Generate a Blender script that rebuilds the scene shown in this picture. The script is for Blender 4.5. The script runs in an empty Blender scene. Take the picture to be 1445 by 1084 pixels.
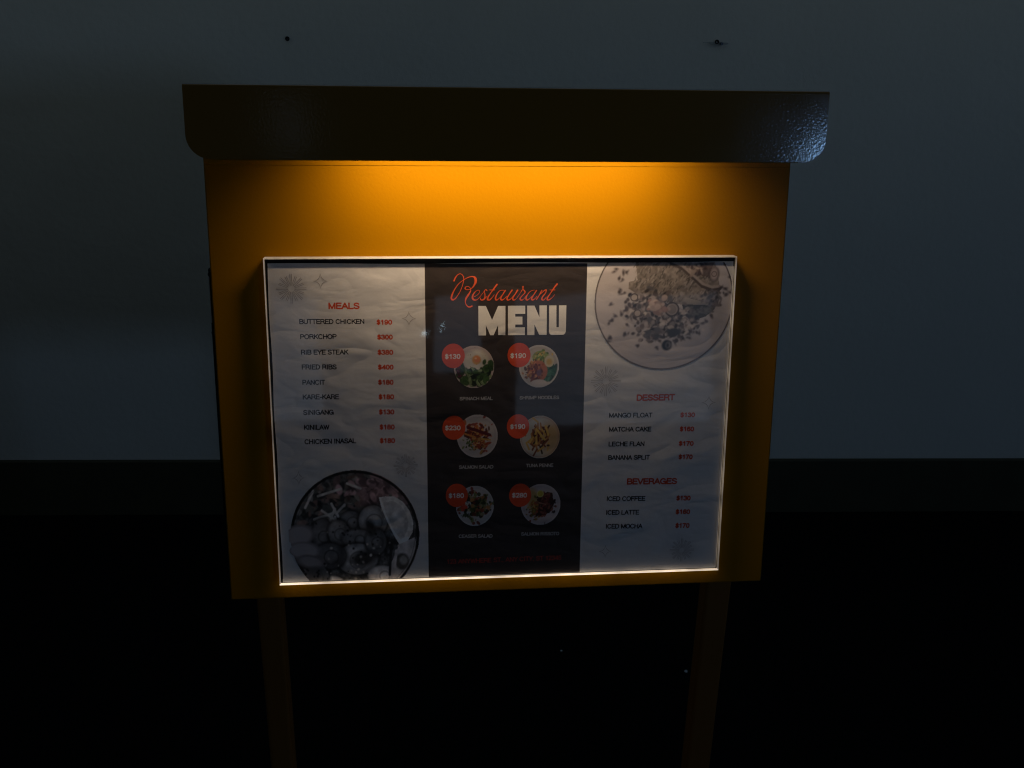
import bpy, bmesh, math, random
import numpy as np
from mathutils import Matrix, Vector
R = math.radians
S = bpy.context.scene
COL = S.collection

# ------------------------------------------------------------------ camera
cam = bpy.data.objects.new("camera", bpy.data.cameras.new("camera"))
COL.objects.link(cam)
cam.data.sensor_width = 36.0
cam.data.lens = 35.5542
cam.data.clip_start = 0.02
cam.data.clip_end = 500.0
cam.matrix_world = Matrix(((0.995225, 0.0161, -0.096273, -0.083868),(-0.095357, 0.371051, -0.923703, -0.876732),(0.02085, 0.928473, 0.370815, 1.489008),(0.0, 0.0, 0.0, 1.0)))
S.camera = cam
# ------------------------------------------------------------------ dusk sky
W = bpy.data.worlds.new("World"); S.world = W; W.use_nodes = True
nt = W.node_tree; nt.nodes.clear()
sky = nt.nodes.new("ShaderNodeTexSky"); sky.sky_type = 'NISHITA'; sky.sun_disc = False
sky.sun_elevation = R(3.0); sky.sun_rotation = R(0.0); sky.altitude = 50; sky.dust_density = 1.0
bgn = nt.nodes.new("ShaderNodeBackground"); bgn.inputs[1].default_value = 0.15
won = nt.nodes.new("ShaderNodeOutputWorld")
nt.links.new(sky.outputs[0], bgn.inputs[0]); nt.links.new(bgn.outputs[0], won.inputs[0])
# ------------------------------------------------------------------ exposure and renderer
S.view_settings.view_transform = 'Standard'; S.view_settings.look = 'None'
S.view_settings.exposure = 0.0; S.view_settings.gamma = 1.0
S.render.engine = 'CYCLES'
S.cycles.use_denoising = True; S.cycles.denoiser = 'OPENIMAGEDENOISE'
S.cycles.denoising_input_passes = 'RGB_ALBEDO_NORMAL'; S.cycles.denoising_prefilter = 'ACCURATE'
S.cycles.use_adaptive_sampling = False
S.cycles.max_bounces = 8; S.cycles.transparent_max_bounces = 12
S.cycles.sample_clamp_indirect = 4.0
S.cycles.use_light_tree = True
S.cycles.filter_width = 1.15

rnd = random.Random(7)

# ------------------------------------------------------------------ materials
def newmat(name):
    m = bpy.data.materials.new(name); m.use_nodes = True
    n = m.node_tree; n.nodes.clear()
    o = n.nodes.new("ShaderNodeOutputMaterial"); return m, n, o

def N(n, t, **kw):
    x = n.nodes.new(t)
    for k, v in kw.items():
        if hasattr(x, k) and k not in ('Scale', 'Detail'): setattr(x, k, v)
        else: x.inputs[k].default_value = v
    return x

def principled(name, col, rough=0.5, spec=0.5, var=0.12, vscale=8.0, bump=None, metallic=0.0, coat=0.0):
    """col varied by slow noise, with optional list of bumps (scale, distance, detail)."""
    m, n, o = newmat(name)
    p = n.nodes.new("ShaderNodeBsdfPrincipled")
    p.inputs['Roughness'].default_value = rough
    p.inputs['Specular IOR Level'].default_value = spec
    p.inputs['Metallic'].default_value = metallic
    p.inputs['Coat Weight'].default_value = coat
    tc = n.nodes.new("ShaderNodeTexCoord")
    nz = n.nodes.new("ShaderNodeTexNoise"); nz.inputs['Scale'].default_value = vscale; nz.inputs['Detail'].default_value = 6
    n.links.new(tc.outputs['Object'], nz.inputs['Vector'])
    mx = n.nodes.new("ShaderNodeMix"); mx.data_type = 'RGBA'
    mx.inputs[6].default_value = (*[c*(1-var) for c in col], 1)
    mx.inputs[7].default_value = (*[min(1, c*(1+var)) for c in col], 1)
    n.links.new(nz.outputs[0], mx.inputs[0]); n.links.new(mx.outputs[2], p.inputs['Base Color'])
    mr = n.nodes.new("ShaderNodeMapRange"); mr.inputs[3].default_value = max(0.02, rough-0.07); mr.inputs[4].default_value = rough+0.07
    n.links.new(nz.outputs[0], mr.inputs[0]); n.links.new(mr.outputs[0], p.inputs['Roughness'])
    prev = None
    for (sc, dist, det) in (bump or []):
        b = n.nodes.new("ShaderNodeTexNoise"); b.inputs['Scale'].default_value = sc; b.inputs['Detail'].default_value = det
        n.links.new(tc.outputs['Object'], b.inputs['Vector'])
        bn = n.nodes.new("ShaderNodeBump"); bn.inputs['Distance'].default_value = dist; bn.inputs['Strength'].default_value = 1.0
        n.links.new(b.outputs[0], bn.inputs['Height'])
        if prev: n.links.new(prev.outputs[0], bn.inputs['Normal'])
        prev = bn
    if prev: n.links.new(prev.outputs[0], p.inputs['Normal'])
    n.links.new(p.outputs[0], o.inputs[0])
    return m

# orange powder coat: one paint for the whole stand, with fine orange-peel relief
PAINT = principled("orange_powder_coat", (0.225, 0.100, 0.0002), 0.42, 0.05, 0.06, 6.0,
                   bump=[(420.0, 0.00012, 2.0), (1500.0, 0.00004, 1.0)])
PAINT_DARK = principled("dark_bronze_powder_coat", (0.24, 0.115, 0.022), 0.09, 0.5, 0.1, 6.0,
                   bump=[(480.0, 0.000045, 1.5), (1300.0, 0.000012, 1.0)])
POSTM = principled("brown_post_paint", (0.18, 0.07, 0.014), 0.45, 0.2, 0.1, 10.0, bump=[(420.0, 0.0001, 2.0)])
BLACK = principled("black_backing_board", (0.004, 0.004, 0.005), 0.6, 0.2, 0.1, 40.0)
GLINTM = principled("pale_edge_highlight", (0.75, 0.76, 0.80), 0.55, 0.5, 0.3, 300.0)  # pale colour stands in for the highlight along the side frames
STEEL = principled("dark_steel", (0.05, 0.05, 0.055), 0.3, 0.5, 0.1, 40.0, metallic=1.0)
PLASTIC = principled("black_plastic", (0.006, 0.006, 0.007), 0.5, 0.3, 0.1, 40.0)
WALLM = principled("painted_render_wall", (0.72, 0.66, 0.58), 0.9, 0.1, 0.10, 1.1,
                   bump=[(3.0, 0.01, 4.0), (60.0, 0.0012, 4.0), (300.0, 0.0003, 2.0)])
SKIRTM = principled("dark_stained_skirting", (0.06, 0.052, 0.028), 0.6, 0.3, 0.3, 12.0, bump=[(25.0, 0.0015, 5.0)])
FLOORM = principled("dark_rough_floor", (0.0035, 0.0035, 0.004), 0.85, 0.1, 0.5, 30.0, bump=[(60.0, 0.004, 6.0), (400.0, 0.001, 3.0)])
FACADEM = principled("dark_facade", (0.02, 0.019, 0.018), 0.85, 0.1, 0.2, 2.0, bump=[(30.0, 0.004, 5.0)])
STONEM = principled("pale_stone_chip", (0.6, 0.6, 0.62), 0.6, 0.3, 0.2, 200.0)

def emit(name, col, strength, vary=0.0, scale=3.0):
    m, n, o = newmat(name)
    e = n.nodes.new("ShaderNodeEmission"); e.inputs[0].default_value = (*col, 1); e.inputs[1].default_value = strength
    if vary:
        tc = n.nodes.new("ShaderNodeTexCoord"); nz = n.nodes.new("ShaderNodeTexNoise"); nz.inputs['Scale'].default_value = scale
        mr = n.nodes.new("ShaderNodeMapRange"); mr.inputs[3].default_value = strength*(1-vary); mr.inputs[4].default_value = strength*(1+vary)
        n.links.new(tc.outputs['Object'], nz.inputs['Vector']); n.links.new(nz.outputs[0], mr.inputs[0]); n.links.new(mr.outputs[0], e.inputs[1])
    n.links.new(e.outputs[0], o.inputs[0]); return m
LEDM = emit("warm_led_diffuser", (1.0, 0.72, 0.45), 6.0)
WINM = emit("bluish_reflection_glow", (0.55, 0.70, 0.95), 0.26, 0.35, 2.5)  # emission for the added panes behind the camera
LAMPM = emit("cool_lamp_diffuser", (0.30, 0.56, 1.0), 22.0)
SPARKM = emit("cool_spot_lens", (0.6, 0.85, 1.0), 9.0)

# frosted edge of the acrylic case: scatters the light that falls on it, plus an added glow
def edge_mat(name, lo, hi):
    m, n, o = newmat(name)
    d = n.nodes.new("ShaderNodeBsdfDiffuse"); d.inputs[0].default_value = (0.5, 0.48, 0.46, 1)
    t = n.nodes.new("ShaderNodeBsdfTranslucent"); t.inputs[0].default_value = (0.9, 0.88, 0.85, 1)
    g = n.nodes.new("ShaderNodeBsdfGlossy"); g.inputs[1].default_value = 0.25
    tc = n.nodes.new("ShaderNodeTexCoord"); nz = n.nodes.new("ShaderNodeTexNoise"); nz.inputs['Scale'].default_value = 38
    bn = n.nodes.new("ShaderNodeBump"); bn.inputs['Distance'].default_value = 0.0003
    n.links.new(tc.outputs['Object'], nz.inputs['Vector']); n.links.new(nz.outputs[0], bn.inputs['Height'])
    for x in (d, g): n.links.new(bn.outputs[0], x.inputs['Normal'])
    a = n.nodes.new("ShaderNodeMixShader"); a.inputs[0].default_value = 0.6
    b = n.nodes.new("ShaderNodeMixShader"); b.inputs[0].default_value = 0.15
    n.links.new(d.outputs[0], a.inputs[1]); n.links.new(t.outputs[0], a.inputs[2])
    n.links.new(a.outputs[0], b.inputs[1]); n.links.new(g.outputs[0], b.inputs[2])
    em = n.nodes.new("ShaderNodeEmission"); em.inputs[0].default_value = (1.0, 0.80, 0.58, 1)      # added glow, standing in for light carried along the sheet
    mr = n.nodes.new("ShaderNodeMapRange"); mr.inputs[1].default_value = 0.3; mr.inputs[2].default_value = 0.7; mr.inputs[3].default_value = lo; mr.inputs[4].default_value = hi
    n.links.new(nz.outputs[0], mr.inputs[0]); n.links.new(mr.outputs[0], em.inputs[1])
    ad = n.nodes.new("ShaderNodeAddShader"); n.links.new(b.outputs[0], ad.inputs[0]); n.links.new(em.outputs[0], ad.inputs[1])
    n.links.new(ad.outputs[0], o.inputs[0]); return m
EDGEM = edge_mat("frosted_acrylic_edge_glow", 0.02, 0.11)
EDGEB = edge_mat("frosted_acrylic_lower_edge_glow", 0.28, 0.85)

# clear acrylic sheet: see-through, with Schlick reflectance from the angle to the surface
def pane_mat():
    m, n, o = newmat("clear_acrylic_sheet")
    geo = n.nodes.new("ShaderNodeNewGeometry")
    dot = n.nodes.new("ShaderNodeVectorMath"); dot.operation = 'DOT_PRODUCT'
    n.links.new(geo.outputs['Normal'], dot.inputs[0]); n.links.new(geo.outputs['Incoming'], dot.inputs[1])
    def mth(op, a, b=None):
        x = n.nodes.new("ShaderNodeMath"); x.operation = op
        for i, v in enumerate((a, b)):
            if v is None: continue
            if isinstance(v, (int, float)): x.inputs[i].default_value = v
            else: n.links.new(v, x.inputs[i])
        return x.outputs[0]
    c = mth('ABSOLUTE', dot.outputs['Value']); k = mth('SUBTRACT', 1.0, c)
    f = mth('ADD', mth('MULTIPLY', mth('POWER', k, 5.0), 0.96), 0.04)
    tr = n.nodes.new("ShaderNodeBsdfTransparent"); tr.inputs[0].default_value = (0.985, 0.985, 0.985, 1)
    gl = n.nodes.new("ShaderNodeBsdfGlossy"); gl.inputs[1].default_value = 0.035
    tc = n.nodes.new("ShaderNodeTexCoord"); nz = n.nodes.new("ShaderNodeTexNoise"); nz.inputs['Scale'].default_value = 22; nz.inputs['Detail'].default_value = 1
    bn = n.nodes.new("ShaderNodeBump"); bn.inputs['Distance'].default_value = 0.00008
    n.links.new(tc.outputs['Object'], nz.inputs['Vector']); n.links.new(nz.outputs[0], bn.inputs['Height']); n.links.new(bn.outputs[0], gl.inputs['Normal'])
    mx = n.nodes.new("ShaderNodeMixShader"); n.links.new(f, mx.inputs[0])
    n.links.new(tr.outputs[0], mx.inputs[1]); n.links.new(gl.outputs[0], mx.inputs[2]); n.links.new(mx.outputs[0], o.inputs[0])
    return m
PANEM = pane_mat()

# crumpled-paper relief shared by every printed piece (object coordinates are the poster's own)
def crumple(n, tc):
    def noise(vec, sc, det, dist=0.0):
        z = n.nodes.new("ShaderNodeTexNoise"); z.inputs['Scale'].default_value = sc; z.inputs['Detail'].default_value = det
        z.inputs['Distortion'].default_value = dist; n.links.new(vec, z.inputs['Vector']); return z
    def mth(op, a, b):
        x = n.nodes.new("ShaderNodeMath"); x.operation = op
        for i, v in enumerate((a, b)):
            if isinstance(v, (int, float)): x.inputs[i].default_value = v
            else: n.links.new(v, x.inputs[i])
        return x.outputs[0]
    mp = n.nodes.new("ShaderNodeMapping"); mp.inputs['Scale'].default_value = (1.0, 1.8, 1.0); mp.inputs['Rotation'].default_value = (0, 0, R(14))
    n.links.new(tc.outputs['Object'], mp.inputs['Vector'])
    a = noise(mp.outputs[0], 8.0, 2.0, 0.3)
    b = noise(mp.outputs[0], 24.0, 3.5, 0.8)
    # creases: folded absolute value of a noise
    c0 = noise(mp.outputs[0], 15.0, 1.5, 0.6)
    c = mth('ABSOLUTE', mth('SUBTRACT', c0.outputs[0], 0.5), 0.0)
    d0 = noise(mp.outputs[0], 38.0, 1.0, 0.3)
    d = mth('ABSOLUTE', mth('SUBTRACT', d0.outputs[0], 0.5), 0.0)
    h = mth('ADD', mth('MULTIPLY', a.outputs[0], 0.50), mth('MULTIPLY', b.outputs[0], 0.11))
    h = mth('ADD', h, mth('MULTIPLY', c, 0.30)); h = mth('ADD', h, mth('MULTIPLY', d, 0.06))
    bn = n.nodes.new("ShaderNodeBump"); bn.inputs['Distance'].default_value = 0.0062; bn.inputs['Strength'].default_value = 1.0
    n.links.new(h, bn.inputs['Height']); return bn

def print_mat(name, col=None, attr=False, rough=0.5):
    m, n, o = newmat(name)
    p = n.nodes.new("ShaderNodeBsdfPrincipled"); p.inputs['Roughness'].default_value = rough; p.inputs['Specular IOR Level'].default_value = 0.30
    tc = n.nodes.new("ShaderNodeTexCoord")
    n.links.new(crumple(n, tc).outputs[0], p.inputs['Normal'])
    if attr:
        a = n.nodes.new("ShaderNodeAttribute"); a.attribute_name = "ink"; n.links.new(a.outputs[0], p.inputs['Base Color'])
    else:
        nz = n.nodes.new("ShaderNodeTexNoise"); nz.inputs['Scale'].default_value = 500; nz.inputs['Detail'].default_value = 3
        n.links.new(tc.outputs['Object'], nz.inputs['Vector'])
        mx = n.nodes.new("ShaderNodeMix"); mx.data_type = 'RGBA'
        mx.inputs[6].default_value = (*[c*0.94 for c in col], 1); mx.inputs[7].default_value = (*[c*1.06 for c in col], 1)
        n.links.new(nz.outputs[0], mx.inputs[0]); n.links.new(mx.outputs[2], p.inputs['Base Color'])
    n.links.new(p.outputs[0], o.inputs[0]); return m
PAPER = print_mat("poster_paper", (0.68, 0.675, 0.675))
INK_BLACK = print_mat("black_ink", (0.022, 0.021, 0.022))
INK_PANEL = print_mat("charcoal_ink", (0.046, 0.037, 0.034), rough=0.38)
INK_TEXT = print_mat("dark_text_ink", (0.016, 0.015, 0.016))
INK_RED = print_mat("red_ink", (0.56, 0.058, 0.010))
INK_DKRED = print_mat("dull_red_ink", (0.40, 0.05, 0.03))
INK_ORANGE = print_mat("orange_red_ink", (0.62, 0.075, 0.022))
INK_SCRIPT = print_mat("coral_ink", (0.75, 0.12, 0.045))
INK_WHITE = print_mat("unprinted_white", (0.76, 0.75, 0.72))
INK_GREYL = print_mat("grey_caption_ink", (0.42, 0.41, 0.40))
INK_LINE = print_mat("faint_grey_ink", (0.26, 0.24, 0.23))
PHOTO = print_mat("printed_photograph", attr=True, rough=0.42)

# ------------------------------------------------------------------ object helpers
def obj(name, mesh, mat, parent=None, label=None):
    o = bpy.data.objects.new(name, mesh); COL.objects.link(o)
    if mat is not None and not mesh.materials: mesh.materials.append(mat)
    if parent is not None: o.parent = parent
    if label: o['label'] = label
    return o
def thing(name, label, cat, loc=(0, 0, 0), rot=(0, 0, 0), group=None):
    o = bpy.data.objects.new(name, None); COL.objects.link(o); o.location = loc; o.rotation_euler = rot
    o.empty_display_size = 0.05
    o['label'] = label; o['category'] = cat
    if group: o['group'] = group
    return o
def mesh_from(name, v, f, smooth=False):
    me = bpy.data.meshes.new(name); me.from_pydata([tuple(p) for p in v], [], f); me.update()
    if smooth: me.polygons.foreach_set('use_smooth', [True]*len(me.polygons))
    return me
def box_bm(bm, x0, x1, y0, y1, z0, z1, bev=0.0, seg=2):
    m = Matrix.Translation(((x0+x1)/2, (y0+y1)/2, (z0+z1)/2)) @ Matrix.Diagonal((x1-x0, y1-y0, z1-z0, 1))
    r = bmesh.ops.create_cube(bm, size=1.0, matrix=m)
    if bev:
        es = list({e for v in r['verts'] for e in v.link_edges})
        bmesh.ops.bevel(bm, geom=es, offset=bev, segments=seg, affect='EDGES', profile=0.5)
def box(name, ext, mat, parent=None, bev=0.0, label=None):
    bm = bmesh.new(); box_bm(bm, *ext, bev=bev); me = bpy.data.meshes.new(name); bm.to_mesh(me); bm.free()
    return obj(name, me, mat, parent, label)
def cyl_mesh(name, r, h, seg=24, axis='Z', r2=None):
    bm = bmesh.new(); bmesh.ops.create_cone(bm, cap_ends=True, segments=seg, radius1=r, radius2=r if r2 is None else r2, depth=h)
    if axis == 'Y': bmesh.ops.rotate(bm, verts=bm.verts, matrix=Matrix.Rotation(R(90), 3, 'X'))
    me = bpy.data.meshes.new(name); bm.to_mesh(me); bm.free(); return me

# ================================================================== THE SETTING
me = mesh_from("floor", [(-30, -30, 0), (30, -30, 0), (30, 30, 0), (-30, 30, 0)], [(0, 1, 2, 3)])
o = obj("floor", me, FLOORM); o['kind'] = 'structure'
# the wall behind: slightly turned, with the upper coat of render standing 3 mm proud
WY, WR = 1.80, R(-2.8)
def wall_frame(o): o.location = (0.24, WY, 0); o.rotation_euler = (0, 0, WR)
bm = bmesh.new()
box_bm(bm, -9, 9, 0, 0.20, 0, 2.9)
me = bpy.data.meshes.new("wall"); bm.to_mesh(me); bm.free()
o = obj("wall", me, WALLM); o['kind'] = 'structure'; wall_frame(o)
bm = bmesh.new(); box_bm(bm, -9, 9, -0.016, -0.0005, 0.0, 0.176, bev=0.003)
me = bpy.data.meshes.new("skirting"); bm.to_mesh(me); bm.free()
o = obj("skirting", me, SKIRTM); o['kind'] = 'structure'; wall_frame(o)

def on_wall(x, z, dy=0.0):                       # local point on the wall -> world
    return Matrix.Translation((0.24, WY, 0)) @ Matrix.Rotation(WR, 4, 'Z') @ Vector((x, dy, z))
def plug(lx, lz, label, extra=False):
    t = thing("wall_plug", label, "wall plug", on_wall(lx, lz, -0.004), (0, 0, WR), "plugs left in the wall")
    bm = bmesh.new()
    n = 20; prof = [(0.0052, 0.0), (0.0056, -0.0022), (0.0046, -0.0032), (0.0030, -0.0026), (0.0026, 0.004)]
    rings = []
    for (r, y) in prof:
        rings.append([bm.verts.new((r*math.cos(2*math.pi*k/n), y, r*math.sin(2*math.pi*k/n))) for k in range(n)])
    for a, b in zip(rings, rings[1:]):
        for k in range(n): bm.faces.new((a[k], a[(k+1) % n], b[(k+1) % n], b[k]))
    bm.faces.new(rings[-1])
    me = bpy.data.meshes.new("collar"); bm.to_mesh(me); bm.free()
    obj("collar", me, PLASTIC, t)
    if extra:
        s = obj("screw", cyl_mesh("screw", 0.0036, 0.012, 14, 'Y', 0.0030), STEEL, t); s.location = (0.012, -0.004, -0.004)
        v, f = [], []
        for k in range(13):
            a = -0.036 + 0.066*k/12; w = 0.0022*math.sin(math.pi*(k+0.4)/12.8)+0.0008
            v += [(a, -0.0007, -0.003-w+0.002*math.sin(k)), (a, -0.0007, -0.003+w)]
            if k: f.append((2*k-2, 2*k, 2*k+1, 2*k-1))
        obj("scrape", mesh_from("scrape", v, f), principled("scraped_paint", (0.45, 0.43, 0.39), 0.9, 0.1, 0.3, 90.0), t)
    return t
plug(-0.6251, 1.3418, "small round black wall plug on the left, high above the canopy")
plug(0.4573, 1.3541, "broken black wall plug with a loose screw and a scrape, above the canopy's right half", True)

def chip(loc, label, s):
    bm = bmesh.new(); bmesh.ops.create_icosphere(bm, subdivisions=1, radius=s)
    for v in bm.verts: v.co = Vector((v.co.x*rnd.uniform(.7, 1.2), v.co.y*rnd.uniform(.7, 1.2), max(-s*0.3, v.co.z*0.6)))
    me = bpy.data.meshes.new("stone_chip"); bm.to_mesh(me); bm.free()
    o = obj("stone_chip", me, STONEM); o.location = loc; o['label'] = label; o['category'] = "stone"; o['group'] = "pale chips on the dark floor"
chip((0.2562, 1.1109, 0.0012), "fainter tiny pale chip on the black floor, midway between the two posts", 0.0035)
chip((0.5361, 1.0141, 0.0014), "brighter tiny pale chip on the black floor beside the right post", 0.0048)

# behind the camera: facade with added glow panes, and blockers added to shape skylight
t = thing("facade", "unseen dark facade with glowing panes added for bluish reflections in the clear acrylic sheet", "building", (0, -4.2, 0))
FX = (-6.5, 6.5)
box("wall_panel", (FX[0], FX[1], -0.2, 0.0, 0.0, 3.2), FACADEM, t)
def glow_pane(x0, x1, z0, z1):  # glowing panes added to give the acrylic and canopy bluish reflections
    w = box("glow_pane", (x0-0.03, x1+0.03, 0.0, 0.03, z0-0.03, z1+0.03), FACADEM, t)
    box("pane", (x0, x1, 0.031, 0.036, z0, z1), WINM, w)
glow_pane(0.02, 0.25, 0.78, 1.16)
glow_pane(0.43, 1.45, 0.50, 1.16)
glow_pane(-0.78, -0.55, 0.55, 1.16)
glow_pane(-0.70, -0.60, 1.86, 2.12)
for (x, z, s) in ((0.062, 1.010, 0.008), (0.052, 0.985, 0.006), (-0.034, 0.975, 0.013)):
    b = box("wall_spot", (x-s*1.6, x+s*1.6, 0.037, 0.075, z-s*1.6, z+s*1.6), PLASTIC, t, bev=0.003)
    l = obj("lens", cyl_mesh("lens", s*0.7, 0.006, 16, 'Y'), SPARKM, b); l.location = (x, 0.078, z)
lt = thing("wall_lamp", "bluish wall lamp mirrored in the canopy's right corner", "lamp", (2.16, -4.2, 1.73))
box("housing", (-0.25, 0.23, 0.001, 0.07, -0.18, 0.20), PLASTIC, lt, bev=0.006)
box("diffuser", (-0.22, 0.20, 0.071, 0.085, -0.15, 0.17), LAMPM, lt, bev=0.004)
for x0 in (-2.75, 2.55):
    box("side_blocker", (x0, x0+0.2, 0.001, 5.7, 0.0, 1.65), FACADEM, t)  # added out of view to keep low skylight off the lower wall
t = thing("shade_roof", "unseen dark roof added overhead to shade the menu stand", "roof", (0, 0, 0))
box("shade_slab", (-3.2, 3.2, -4.3, 0.10, 2.72, 2.86), FACADEM, t)  # unseen slab added to shade the stand and leave skylight on the wall
for k in range(7): box("shade_rib", (-3.0+k, -2.92+k, -4.2, 0.06, 2.60, 2.719), FACADEM, t)

# ================================================================== THE MENU STAND
TILT = R(8); H = 1.10
stand = thing("menu_stand", "orange metal menu stand with lit canopy and glowing edged acrylic case on two posts", "menu stand")
HEAD = Matrix.Translation((0, 0, H)) @ Matrix.Rotation(R(90)-TILT, 4, 'X')       # board plane x,y ; z towards the viewer
def hpart(name, me, mat, parent=stand, label=None):
    o = obj(name, me, mat, parent, label)
    if parent is stand: o.matrix_local = HEAD
    return o
def hbox(name, ext, mat, bev=0.0, parent=stand, label=None):
    bm = bmesh.new(); box_bm(bm, *ext, bev=bev); me = bpy.data.meshes.new(name); bm.to_mesh(me); bm.free()
    return hpart(name, me, mat, parent, label)

LEDTILT = 22
PX0, PX1, PYB, PYT = -0.2635, 0.2643, -0.1755, 0.300
# folded sheet panel with return flanges
bm = bmesh.new()
box_bm(bm, PX0, PX1, PYB, PYT, -0.003, 0.0, bev=0.0013, seg=3)
box_bm(bm, PX0+0.0008, PX0+0.003, PYB+0.002, PYT-0.002, -0.016, -0.0031)
box_bm(bm, PX1-0.003, PX1-0.0008, PYB+0.002, PYT-0.002, -0.016, -0.0031)
box_bm(bm, PX0+0.0031, PX1-0.0031, PYB+0.0008, PYB+0.003, -0.016, -0.0031)
me = bpy.data.meshes.new("panel"); bm.to_mesh(me); bm.free()
hpart("panel", me, PAINT)
hbox("header_strip", (PX0+0.0005, PX1-0.0005, 0.2365, 0.2985, 0.0001, 0.0005), PAINT, 0.0002)
# side frames behind the panel
for s, x0, x1 in ((-1, -0.2690, -0.245), (1, 0.245, 0.2698)):
    f = hbox("side_frame", (x0, x1, -0.13, 0.1445, -0.034, -0.0165), PLASTIC, 0.002)
    hbox("edge_highlight", ((x0+0.0006, x0+0.0016) if s < 0 else (x1-0.0016, x1-0.0006))+((0.094, 0.141) if s < 0 else (0.07, 0.125))+(-0.0162, -0.0150), GLINTM, 0.0003, f)  # pale strip painted as the frame edge's highlight
    for yy in (0.139, 0.085, -0.05):
        c = obj("screw", cyl_mesh("screw", 0.003, 0.004, 12), STEEL, f); c.location = (x0+0.0035 if s < 0 else x1-0.0035, yy, -0.0155)
# canopy: one bent sheet - roof, front flap with rounded lower corners, thickness 2 mm
CX0, CX1, CYT, CYL, CD = -0.2606, 0.2635, 0.3007, 0.2430, 0.0791
bm = bmesh.new(); th = 0.002; rr = 0.019
def outline(z):
    pts = [(CX0, CYT-0.002), (CX0, CYL+rr)]
    for k in range(1, 11):
        a = math.pi + (math.pi/2)*k/10; pts.append((CX0+rr+rr*math.cos(a), CYL+rr+rr*math.sin(a)))
    for k in range(0, 11):
        a = -math.pi/2 + (math.pi/2)*k/10; pts.append((CX1-rr+rr*math.cos(a), CYL+rr+rr*math.sin(a)))
    pts.append((CX1, CYT-0.002))
    return [(x, y, z) for x, y in pts]
fo = [bm.verts.new(p) for p in outline(CD)]; fi = [bm.verts.new(p) for p in outline(CD-th)]
bm.faces.new(fo); bm.faces.new(fi[::-1])
n = len(fo)
for k in range(n-1): bm.faces.new((fo[k+1], fo[k], fi[k], fi[k+1]))
# bend and roof
def row(y, z): return [bm.verts.new((CX0, y, z)), bm.verts.new((CX1, y, z))]
tops = [[fo[0], fo[-1]]]; bots = [[fi[0], fi[-1]]]
for k in range(1, 6):
    a = (math.pi/2)*k/5
    tops.append(row(CYT-0.002+0.002*math.sin(a)+0.0, CD-0.002+0.002*math.cos(a)))
tops.append(row(CYT+0.004, 0.0005))
bots.append(row(CYT-0.0021, CD-th-0.0001)); bots.append(row(CYT+0.002, 0.0020))
for L in (tops, bots):
    for a, b in zip(L, L[1:]): bm.faces.new((a[0], a[1], b[1], b[0]))
bmesh.ops.recalc_face_normals(bm, faces=bm.faces)
me = bpy.data.meshes.new("canopy"); bm.to_mesh(me); bm.free()
can = hpart("canopy", me, PAINT_DARK)
# lit return along the inside of the lip
box_l = hbox("lip_return", (CX0+0.022, CX1-0.022, CYL-0.0006, CYL+0.0006, CD-0.010, CD-0.0022), PAINT, 0.0)
# LED bar under the canopy roof
lamp = hbox("led_bar", (-0.150, 0.162, 0.286, 0.2975, 0.046, 0.064), PLASTIC, 0.002)
hbox("diffuser", (-0.138, 0.150, 0.2825, 0.2858, 0.0485, 0.0615), LEDM, 0.0, lamp)
ld = bpy.data.lights.new("led_light", 'AREA'); ld.shape = 'RECTANGLE'; ld.size = 0.285; ld.size_y = 0.011
ld.energy = 0.93; ld.color = (1.0, 0.72, 0.45); ld.spread = R(122)
lo = bpy.data.objects.new("led_light", ld); COL.objects.link(lo)
lo.matrix_world = HEAD @ Matrix.Translation((0.006, 0.2815, 0.055)) @ Matrix.Rotation(R(90), 4, 'X').inverted() @ Matrix.Rotation(R(LEDTILT), 4, 'X')

# acrylic display case
CW2, CH2, CC = 0.215, 0.1563, 0.012
back = hbox("case_backing", (-CW2+0.0010, CW2-0.0010, -CH2+0.0010, CH2-0.0010, 0.0005, 0.0090), BLACK, 0.0)
hbox("pane", (-CW2+0.0010, CW2-0.0010, -CH2+0.0010, CH2-0.0010, 0.0102, 0.0120), PANEM, 0.0, back)
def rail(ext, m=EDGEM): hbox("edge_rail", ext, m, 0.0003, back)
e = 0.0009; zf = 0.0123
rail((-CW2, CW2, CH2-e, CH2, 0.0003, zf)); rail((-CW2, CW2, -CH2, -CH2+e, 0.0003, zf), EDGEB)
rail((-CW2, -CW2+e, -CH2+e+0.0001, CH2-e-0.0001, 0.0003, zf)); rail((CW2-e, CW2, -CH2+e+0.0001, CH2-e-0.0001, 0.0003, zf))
rail((CW2-0.0032, CW2-0.0027, -CH2+0.004, CH2-0.009, 0.0123, 0.0126))

# posts
def post(x0, x1, foot_dx):
    bm = bmesh.new(); box_bm(bm, x0, x1, 0.030, 0.056, 0.006, 1.16, bev=0.004, seg=3)
    me = bpy.data.meshes.new("post"); bm.to_mesh(me); bm.free()
    p = obj("post", me, POSTM, stand)
    box("foot_plate", (x0-0.04, x1+0.04, -0.14, 0.20, 0.0, 0.0055), PAINT, p, 0.0015)
    for dy in (-0.11, 0.17):
        b = obj("bolt", cyl_mesh("bolt", 0.006, 0.006, 6), STEEL, p); b.location = ((x0+x1)/2, dy, 0.0085)
post(-0.2497, -0.2243, 0); post(0.2265, 0.2545, 0)

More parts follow.
